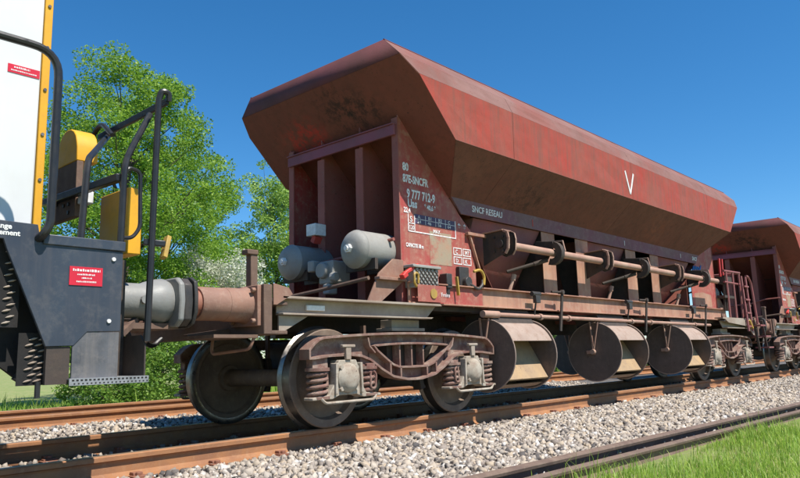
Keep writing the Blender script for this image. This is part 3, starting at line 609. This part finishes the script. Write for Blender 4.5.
text('S', 1.09, 1.965, .085, Yp-.001, wag, bold=.001); text('120', 1.075, 1.885, .06, Yp-.001, wag, bold=.001, sx=.9); text('MAX', 1.46, 1.885, .055, Yp-.001, wag, bold=.001)
for q, (x0, z0) in enumerate(((1.80, 1.68), (1.97, 1.68), (1.80, 1.58), (1.97, 1.58))):
    b = MB()
    for a0, a1, c0, c1 in ((0, .15, 0, .01), (0, .15, .075, .085), (0, .01, .01, .075), (.14, .15, .01, .075)): b.box(x0+a0, x0+a1, Yp, -.8765, z0+c0, z0+c1)
    fr = b.build('data_frame', 'wprint', wag)
    text(('C', 'MT', 'D', 'K')[q], x0+.035, z0+.018, .062, Yp, fr, bold=.001)
text('SNCF RESEAU', 2.14, 2.205, .105, -.908, BAND, 'wprint', bold=.0015, sx=.95); text('SNCF', 8.98, 2.205, .10, -.908, BAND, 'wprint', bold=.0015); text('I', 3.42, 2.19, .12, -.908, BAND, 'patch', bold=.003); text('I', 6.1, 2.2, .11, -.908, BAND, 'wprint', bold=.002); text('I', 8.4, 2.2, .11, -.908, BAND, 'wprint', bold=.002)
text('Freins', 1.36, 1.19, .06, -1.0375, wag); 
b = MB()                                                     # the big V on the bright side plate
for x0, x1 in ((5.26, 5.40), (5.54, 5.40)): b.bar((x0, -1.3838, 3.15), (x1, -1.3788, 2.83), .005, .035, (1, 0, 0))
b.build('letter_v', 'print', wag)
b = MB(); b.prism([(9.0, 1.36), (9.9, 1.36), (9.88, 1.60), (9.45, 1.63), (9.02, 1.60)], 1, -.8785, -.877); b.build('sunlit_patch', 'pink', wag)  # sunlit part of the far panel, painted as a pale plate
for x in (2.235, LX-2.235):
    b = MB(); b.box(x-.008, x+.008, -.8, .8, 1.12, 2.29); b.build('bulkhead', 'inner', wag)
b = MB(); b.tube([(9.02, -.882, 2.02), (9.08, -.882, 2.10), (9.12, -.882, 2.02), (9.18, -.882, 2.11), (9.24, -.882, 2.03), (9.28, -.882, 2.10), (9.34, -.882, 2.10), (9.33, -.882, 2.03), (9.40, -.882, 2.06), (9.46, -.882, 2.14)], .014, 5); b.build('spray_scrawl', 'blue', wag)
# far end: brakeman's landing with pink rails and ladder
b = MB(); b.box(9.75, 11.6, -1.1, .9, 1.13, 1.16); b.prism([(9.8, 1.13), (11.5, 1.13), (11.2, 1.0), (10.0, 1.06)], 1, -1.12, -1.10); b.build('landing', 'sole', wag)
b = MB(); hs = 'pinkrail'
for x in (10.35, 10.75, 11.15): b.tube([(x, -1.05, 1.15), (x, -1.05, 2.08)], .022, 7)
b.tube(rounded([(10.2, -1.05, 2.08), (11.25, -1.05, 2.10), (11.25, -.3, 2.10)], .06), .024, 7); b.tube([(10.2, -1.05, 1.86), (11.2, -1.05, 1.86)], .02, 7); b.build('landing_rail', hs, wag)
for x in (11.05, 11.32): 
    b = MB(); b.bar((x, -1.16, .9), (x, -1.12, 2.02), .06, .03, (0, 1, 0)); b.build('ladder_stile', hs, wag)
for k in range(4): b = MB(); b.bar((11.05, -1.15, 1.0+.27*k), (11.32, -1.15, 1.0+.27*k), .05, .03); b.build('ladder_rung', hs, wag)
b = MB(); b.tube(rounded([(11.38, -1.12, 2.04), (11.5, -1.12, 2.04), (11.68, -1.12, 1.93), (11.74, -1.15, 1.05)], .12), .024, 8); b.build('ladder_grab', hs, wag)
b = MB()
for x in (10.3, 10.42, 10.54): b.bar((x, -.98, 1.3), (x+.05, -1.0, 2.0), .03, .035, (0, 1, 0))
b.box(10.15, 10.75, -1.05, -.9, 1.55, 1.60); b.box(10.3, 10.7, -1.04, -.86, 1.85, 1.98); b.build('control_levers', 'dark', wag)
for x in (10.95, 11.12):
    b = MB(); b.bar((x, -.75, 2.02), (x+.02, -.75, 2.42), .05, .03, (0, 1, 0)); b.build('red_post', 'hred', wag)
for x0, z0, dx in ((11.32, 1.0, 0), (11.62, .78, 0), (11.75, .55, 0)):
    b = MB(); b.box(x0, x0+.34, -1.32, -1.05, z0, z0+.03); b.build('foot_step', 'pinkrail', wag)
for x in (11.35, 11.9): b = MB(); b.bar((x-.05, -1.2, 1.13), (x+.16, -1.2, .5), .03, .04, (0, 1, 0)); b.build('step_hanger', 'dark', wag)
b = MB(); b.bar((11.22, -1.14, 1.12), (11.3, -1.16, .96), .05, .05, (0, 1, 0)); b.build('yellow_lever', 'hyel', wag)

# bogie, built about its centre; every piece under the cast frame
def bogie_top(x): return .815-.05*(min(1, abs(x)/1.25)**2)-(0 if abs(x) < 1.15 else .09*((abs(x)-1.15)/.16)**2)
def bogie_bot(x):
    a = abs(x); return float(np.interp(a, [0, .1, .3, .45, .6, .72, .85, 1.1, 1.31], [.385, .387, .42, .49, .58, .617, .628, .622, .60]))
def lens_t(x): return .722-.02*(abs(x)/.54)**2
def lens_b(x): return float(np.interp(abs(x), [0, .2, .3, .5, .54], [.50, .503, .53, .66, .70]))
bog = None
for s in (-1, 1):
    b = MB(); yo, yi, yw = s*1.06, s*.93, s*.975
    xs = list(np.linspace(-1.31, 1.31, 53))
    out = [(x, bogie_top(x)) for x in xs]+[(x, bogie_bot(x)) for x in reversed(xs)]
    b.ribbon(out, .022, yi, yo, True)
    xl = list(np.linspace(-.54, .54, 27)); b.ribbon([(x, lens_t(x)) for x in xl]+[(x, lens_b(x)) for x in reversed(xl[1:-1])], .02, yi, s*1.05, True)
    def web(f0, f1, X):
        v = [(x, yw, f(x)) for x in X for f in (f0, f1)]; b.add(v, [(2*i, 2*i+1, 2*i+3, 2*i+2) for i in range(len(X)-1)])
        v = [(x, yw-s*.015, f(x)) for x in X for f in (f0, f1)]; b.add(v, [(2*i, 2*i+1, 2*i+3, 2*i+2) for i in range(len(X)-1)])
    web(bogie_top, lens_t, xl); web(lens_b, bogie_bot, xl); web(bogie_top, bogie_bot, [x for x in xs if x < -.53]); web(bogie_top, bogie_bot, [x for x in xs if x > .53])
    for x in (-.17, 0, .17): b.box(x-.009, x+.009, s*.93, s*1.02, .50, .72)
    for x in (-.33, -.19, .19, .33): b.prism([(x-.01, bogie_bot(x)), (x+.01, bogie_bot(x)), (x+.01, lens_b(x)), (x-.01, lens_b(x))], 1, s*.95, s*1.05)
    for q in (-1, 1):
        for d in (-.36, .36): b.prism([(q*.9+d*.55, bogie_bot(q*.9+d*.55)-.0), (q*.9+d, bogie_bot(q*.9+d)), (q*.9+d, .50), (q*.9+d*.72, .47), (q*.9+d*.5, .36)], 1, s*.95, s*1.03)
    b.ribbon([(-.95+.42, .64), (-.6, .70), (-.62, .775)], .016, s*.95, s*1.05); b.ribbon([(.53, .64), (.6, .70), (.62, .775)], .016, s*.95, s*1.05)
    if bog is None:
                bog = b.build('bogie_frame', 'bogie', wag, world=False, loc=(.9, 0, 0), bevel=.003)
    else: b.build('side_frame', 'bogie', bog, world=False, bevel=.003)
    if s < 0: bb = MB(); bb.box(-.24, .24, -.92, .92, .50, .79); bb.build('bolster', 'dark', bog, world=False, bevel=.01)
    b = MB(); b.box(-.24, .24, s*.78, s*.99, .84, .87); b.box(-.2, .2, s*.8, s*.95, .87, .95); b.build('side_bearer', 'sole', bog, world=False, bevel=.004)
    for q in (-1, 1):
        ax = q*.9
        b = MB()                                             # axle box with wings, cover and stop
        b.prism([(ax-.40, .285), (ax-.22, .30), (ax-.15, .40), (ax-.13, .52), (ax-.10, .585), (ax+.10, .585), (ax+.13, .52), (ax+.15, .40), (ax+.22, .30), (ax+.40, .285), (ax+.40, .262), (ax+.18, .262), (ax+.1, .29), (ax-.1, .29), (ax-.18, .262), (ax-.40, .262)], 1, s*.96, s*1.075)
        for sg in (-1, 1): b.prism([(ax+sg*.14, .30), (ax+sg*.165, .30), (ax+sg*.155, .56), (ax+sg*.13, .56)], 1, s*1.02, s*1.10)
        o = b.build('axle_box', 'box', bog, world=False, bevel=.006)
        b = MB(); b.lathe((ax, s*1.07, .432), (ax, s*1.135, .432), [(0, .125), (.3, .125), (.5, .11), (.8, .095), (1, .06), (1.06, .015)], 22)
        for t in range(4): a = R(45+90*t); b.cyl((ax+.125*math.cos(a), s*1.07, .432+.125*math.sin(a)), (ax+.125*math.cos(a), s*1.1, .432+.125*math.sin(a)), .02, 6)
        b.build('axle_cover', 'box', bog, world=False)
        b = MB(); b.box(ax-.03, ax+.03, s*1.06, s*1.09, .585, .70); b.box(ax-.075, ax+.075, s*1.06, s*1.095, .69, .715); b.build('stop_lug', 'sole', bog, world=False, bevel=.006)
        b = MB(); b.tube(rounded([(ax-.32, s*1.09, .275), (ax-.28, s*1.10, .235), (ax+.28, s*1.10, .235), (ax+.32, s*1.09, .275)], .05), .013, 7); b.build('keeper_bar', 'box', bog, world=False)
        b = MB(); b.box(ax+q*-.30-.05, ax+q*-.30+.05, s*.98, s*1.06, .36, .55); b.tube(rounded([(ax-q*.27, s*1.08, .50), (ax-q*.33, s*1.09, .46), (ax-q*.32, s*1.09, .33), (ax-q*.26, s*1.09, .33), (ax-q*.27, s*1.08, .50)], .03), .012, 6); b.build('damper_link', 'bogie', bog, world=False, bevel=.006)
        for d in (-.285, .285):
            for yy in ((s*1.0,)):
                turns, n = 4.2, 52
                b = MB(); b.tube([(ax+d+.078*math.cos(t), yy+.078*math.sin(t), .285+.215*t/(2*math.pi*turns)) for t in np.linspace(0, 2*math.pi*turns, n)], .0175, 7); b.build('coil_spring', 'bogie', bog, world=False, smooth=60)
                b = MB(); b.cyl((ax+d, yy, .498), (ax+d, yy, .525), .105, 16); b.cyl((ax+d, yy, .27), (ax+d, yy, .29), .105, 16); b.cyl((ax+d, yy, .29), (ax+d, yy, .5), .05, 10); b.build('spring_seat', 'bogie', bog, world=False)
        # wheel: face, web, hub; polished tyre separately
        y0 = s*.68
        def wp(pr, n=56):
            b = MB(); return b.lathe((ax, y0, .432), (ax, y0+s*.135, .432), pr, n, False)
        wp([(0, .455), (0, .385), (.18, .36), (.36, .22), (.2, .14), (-.05, .13), (-.05, .08)]); 
        b = wp([(0, .385), (.0, .36), (.20, .34), (.42, .2), (.15, .13), (-.1, .125), (-.1, .07)]); b2 = wp([(1, .362), (.62, .34), (.66, .2), (1.15, .135), (1.2, .125), (1.2, .075)]); o_ = len(b.v); b.v += b2.v; b.f += [tuple(i+o_ for i in f) for f in b2.f]; b.mi += b2.mi
        b.build('wheel', 'wheel', bog, world=False, smooth=40)
        b = wp([(0, .385), (-.02, .40), (-.02, .448), (.03, .460), (.12, .461), (.2, .448), (.27, .436), (.55, .432), (.93, .429), (1, .42), (1, .36)]); b.mi = [0 if 1 <= i//56 <= 7 else 1 for i in range(len(b.f))]; b.build('tyre', ['tread', 'wheel'], bog, world=False, smooth=40)
        b = MB(); sg = -q
        b.prism([(ax+sg*.445, .28), (ax+sg*.475, .32), (ax+sg*.49, .5), (ax+sg*.47, .62), (ax+sg*.53, .62), (ax+sg*.56, .45), (ax+sg*.52, .26)], 1, s*.69, s*.80); b.build('brake_shoe', 'dark', bog, world=False, bevel=.005)
        b = MB(); b.bar((ax+sg*.52, s*.74, .9), (ax+sg*.52, s*.74, .42), .05, .03, (1, 0, 0)); b.build('brake_hanger', 'rustb', bog, world=False)
for q in (-1, 1):
    b = MB(); b.lathe((q*.9, -1.05, .432), (q*.9, 1.05, .432), [(0, .065), (.1, .065), (.13, .09), (.3, .08), (.7, .08), (.87, .09), (.9, .065), (1, .065)], 16); b.build('axle', 'wheel', bog, world=False)
    b = MB(); b.cyl((q*.36, -.75, .40), (q*.36, .75, .40), .04, 10); b.build('brake_beam', 'dark', bog, world=False)
bog2 = copy_tree(bog, wag); bog2.location = (10.2, 0, 0)
# second wagon: the same, one wagon length further on
wag2 = copy_tree(wag); wag2.location = (14.03, 0, 0)
for o in list(wag2.children):
    if o.name.startswith(('air_tank', 'white_box', 'box_bracket', 'brake_valve', 'repaint_patch')) and (o.data.vertices[0].co.x < 5):
        for c in list(o.children): bpy.data.objects.remove(c)
        bpy.data.objects.remove(o)
tag(wag2, 'second red hopper wagon cut off by the right edge, coupled behind the first', 'wagon', WG)

# ---------------------------------------------------------------- track machine at the left
ml = root('service_machine', (-3.2, 0, 0), 'white and yellow rail service machine with black handrails at the left edge', 'rail vehicle')
b = MB(); b.box(-9, -2.577, -.95, .95, 1.36, 4.2); b.build('body_wall', 'white', ml, bevel=.01)
b = MB(); b.box(-2.575, -2.525, -.958, -.85, 1.36, 4.2); o = b.build('corner_strip', 'yellow', ml, bevel=.004)
for z in (1.77, 2.07, 2.37, 2.66, 2.95): b = MB(); b.cyl((-2.55, -.966, z), (-2.55, -.956, z), .011, 8); b.build('bolt', 'scuff', o)
b = MB(); b.box(-2.775, -2.585, -.954, -.9505, 2.435, 2.49); o = b.build('warning_label', 'signred', ml)
def fakelines(parent, x0, x1, rows, y):                       # illegible small print, as short strokes
    b = MB()
    for z, h, fa, fb in rows:
        x = x0+(x1-x0)*fa; xe = x0+(x1-x0)*fb
        while x < xe:
            w = random.uniform(.35, 1.0)*h; b.box(x, min(x+w, xe), y-.001, y+.002, z, z+h*random.choice((1, .8, 1))); x += w+h*.35
    b.build('small_print', 'print', parent, smooth=0)
fakelines(o, -2.765, -2.595, [(2.468, .012, .15, .7), (2.448, .008, .05, .95)], -.955)
b = MB(); b.tube(rounded([(-7, -1.46, 2.43), (-2.662, -1.46, 2.43), (-2.662, -1.46, 1.40), (-2.69, -1.45, 1.335), (-2.70, -1.38, 1.315)], .16, 7), .024, 10); b.build('handrail', 'black', ml)
b = MB(); b.prism([(-4.6, 1.43), (-2.705, 1.398), (-2.685, 1.30), (-2.2, 1.283), (-2.2, .80), (-2.40, .795), (-2.475, .715), (-2.63, .712), (-2.862, 1.25), (-2.88, 1.30), (-4.6, 1.30)], 1, -1.40, -1.38); sp = b.build('side_panel', 'navy', ml, bevel=.003)
text('Vidange', -2.975, 1.358, .04, -1.4012, sp, 'print', bold=.0012, sx=1.05); text('refroidissement', -3.065, 1.322, .04, -1.4012, sp, 'print', bold=.0012, sx=1.05)
b = MB(); b.box(-2.52, -2.325, -1.405, -1.4005, 1.065, 1.175); o = b.build('warning_sign', 'signred', sp)
fakelines(o, -2.51, -2.335, [(1.148, .014, .05, .97), (1.125, .009, .2, .8), (1.105, .008, .35, .7), (1.083, .009, .18, .85)], -1.4055)
for x, z in ((-2.26, 1.235), (-2.275, .86)): b = MB(); b.cyl((x, -1.41, z), (x, -1.40, z), .012, 10); b.build('screw', 'print', sp)
b = MB(); b.box(-2.675, -2.19, -1.412, -.6, 1.288, 1.348); b.build('deck_edge', 'navy', ml, bevel=.005)
b = MB(); b.box(-2.48, -2.205, -1.396, -1.38, .515, .795); b.build('step_side', 'scuff', ml, bevel=.003)
b = MB(); b.box(-2.62, -2.49, -1.39, -1.36, .50, .712); b.build('step_plate', 'dark', ml)
b = MB(); b.box(-2.2, -2.04, -1.12, -1.10, .53, 1.28); b.build('step_back', 'dark', ml)
b = MB(); b.prism([(-1.40, .53), (-1.12, .53), (-1.12, .78), (-1.34, .78), (-1.40, .72)], 0, -2.04, -2.03); b.build('step_cheek', 'dark', ml)
b = MB(); b.box(-2.5, -2.02, -1.42, -1.12, .523, .530); b.box(-2.5, -2.02, -1.425, -1.418, .49, .53); st = b.build('step_tread', 'galv', ml)
b = MB()
for k in range(19): b.box(-2.485+k*.0245, -2.472+k*.0245, -1.4265, -1.4252, .515, .524); b.box(-2.475+k*.0245, -2.466+k*.0245, -1.4265, -1.4252, .497, .504)
b.build('tread_slots', 'void', st)
pt = [(-2.026, -1.40, .74), (-2.0, -1.41, 2.33), (-1.955, -1.43, 2.375), (-1.945, -1.40, 2.31), (-1.965, -.48, 2.285)]
b = MB(); b.tube(rounded(pt[:2]+[(-1.985, -1.42, 2.385), (-1.94, -1.43, 2.38), (-1.935, -1.42, 2.325)], .03), .021, 9); b.build('hand_post', 'black', ml)
b = MB(); b.bar((-1.94, -1.42, 2.325), (-1.975, -.48, 2.285), .02, .05); b.build('top_bar', 'black', ml, bevel=.006)
b = MB(); b.tube(rounded([(-2.205, -1.37, 1.34), (-2.2, -1.375, 1.87), (-1.985, -1.27, 2.26)], .10), .021, 9); b.build('hand_post', 'black', ml)
b = MB(); b.tube(rounded([(-2.43, -1.32, 1.34), (-2.40, -1.30, 1.86), (-1.96, -.60, 2.27)], .10), .021, 9); b.build('hand_post', 'black', ml)
b = MB(); b.tube(rounded([(-2.19, -1.36, 1.78), (-2.17, -1.36, 1.84), (-2.08, -1.35, 1.83), (-2.07, -1.35, 1.46), (-2.12, -1.35, 1.39), (-2.19, -1.36, 1.38)], .06), .013, 8); b.build('loop_handle', 'black', ml)
b = MB(); b.tube(rounded([(-2.02, -.80, 2.22), (-2.02, -.62, 2.36), (-2.02, -.46, 2.28), (-2.02, -.40, 2.1)], .08), .018, 8); b.build('loop_handle', 'black', ml)
b = MB(); b.bar((-2.25, -.26, 1.78), (-2.22, -1.36, 1.765), .05, .05); b.bar((-2.05, -1.36, 1.37), (-1.93, -1.42, 1.36), .04, .04); b.build('cross_bar', 'black', ml, bevel=.006)
yb = [(-.35, 2.02), (-.35, 2.12)]+[(-.53+.16*math.cos(a), 2.14+.14*math.sin(a)) for a in np.linspace(R(10), R(170), 9)]+[(-.70, 2.12), (-.70, 2.02)]
b = MB(); b.prism(yb, 0, -2.22, -2.07); b.build('yellow_hood', 'yellow', ml, bevel=.006)
b = MB(); b.box(-2.215, -2.17, -.70, -.28, 1.62, 2.02); o = b.build('hood_bracket', 'rustb', ml, bevel=.005)  # shade on the bracket face is put into its brown colour
b = MB(); b.box(-2.21, -2.13, -.80, -.72, 1.70, 1.79); b.build('white_fitting', 'print', ml, bevel=.01)
for y, z in ((-.60, 1.72), (-.52, 1.72), (-.60, 1.66), (-.4, 1.75)): b = MB(); b.cyl((-2.225, y, z), (-2.21, y, z), .014, 8); b.build('bolt', 'black', o)
b = MB(); b.box(-2.02, -1.92, -1.08, -.66, 1.33, 1.79); o = b.build('yellow_cover', 'yellow', ml, bevel=.008)
b = MB(); b.bar((-1.93, -1.40, 1.27), (-1.88, -1.36, 1.42), .03, .05, (0, 1, 0)); b.build('yellow_lever', 'hyel', ml, bevel=.004)
b = MB(); b.box(-9, -2.25, -1.15, 1.2, .78, 1.39); b.box(-2.25, -2.14, -1.1, 1.1, .86, 1.27); b.build('under_frame', 'void', ml)
b = MB(); b.prism([(-3.6, 1.2), (-2.45, 1.2), (-2.5, .50), (-2.66, .50), (-2.76, .58), (-2.84, .64), (-3.6, .66)], 1, -1.22, -1.18); b.build('guard_plate', 'void', ml)
b = MB(); b.tube([(-2.645, -1.36, .52), (-2.645, -1.36, .43)], .016, 8); b.bar((-2.74, -1.3, .56), (-2.68, -1.3, .52), .05, .06, (0, 1, 0)); b.build('drain_hose', 'black', ml)
for x0, zr, w in ((-2.83, (.84, 1.30), .05), (-2.70, (.52, .77), .09)):
    b = MB(); b.box(x0-.05, x0+w+.02, -1.335, -1.33, zr[0]-.02, zr[1]+.02); o = b.build('grip_plate', 'void', ml)
    b = MB(); z = zr[0]; k = 0
    while z < zr[1]:
        for c in range(2 if w > .06 else 1):
            xx = x0+c*.05+(k % 2)*.02; b.lathe((xx-.016, -1.34, z), (xx+.028, -1.343, z+.012), [(0, .001), (.25, .005), (.6, .006), (1, .001)], 8)
        z += .033; k += 1
    b.build('grip_lips', 'sole', o)
for s in (-1, 1):                                            # buffers of the machine
    y, z = s*.875, 1.037
    b = MB(); b.lathe((-2.14, y, z), (-1.62, y, z), [(0, .16), (.04, .16), (.05, .122), (.62, .122), (.68, .135), (.8, .155), (.92, .165), (1, .15)], 30); b.build('buffer_barrel', 'lgrey', ml, smooth=45)
    pr = [(.0, .165), (.14, .165), (.2, .12), (.215, .0), (.2, -.14), (.14, -.185), (-.14, -.185), (-.2, -.14), (-.215, .0), (-.2, .12), (-.14, .165)]
    b = MB(); b.prism([(y+a, z+c) for a, c in pr], 0, -1.62, -1.575); b.build('buffer_plate', 'lgrey', ml, bevel=.012)
    b = MB(); b.prism([(y+a*.97, z+c*.97) for a, c in pr], 0, -1.575, -1.512); b.build('buffer_face', 'grease', ml, bevel=.008)
    b = MB(); b.cyl((-1.84, y, z-.0), (-1.84, y+s*.145, z), .03, 10); b.build('barrel_boss', 'lgrey', ml)
b = MB(); b.box(-2.1, -1.55, -.95, -.55, .84, .88); b.bar((-2.0, -1.0, .80), (-1.85, -.9, .9), .04, .04); b.build('buffer_step', 'rustb', ml)
b = MB(); b.cyl((-2.15, 0, 1.03), (-1.5, 0, 1.03), .05, 10); b.box(-1.75, -1.35, -.09, .09, .95, 1.1); b.build('coupling', 'dark', ml, bevel=.01)
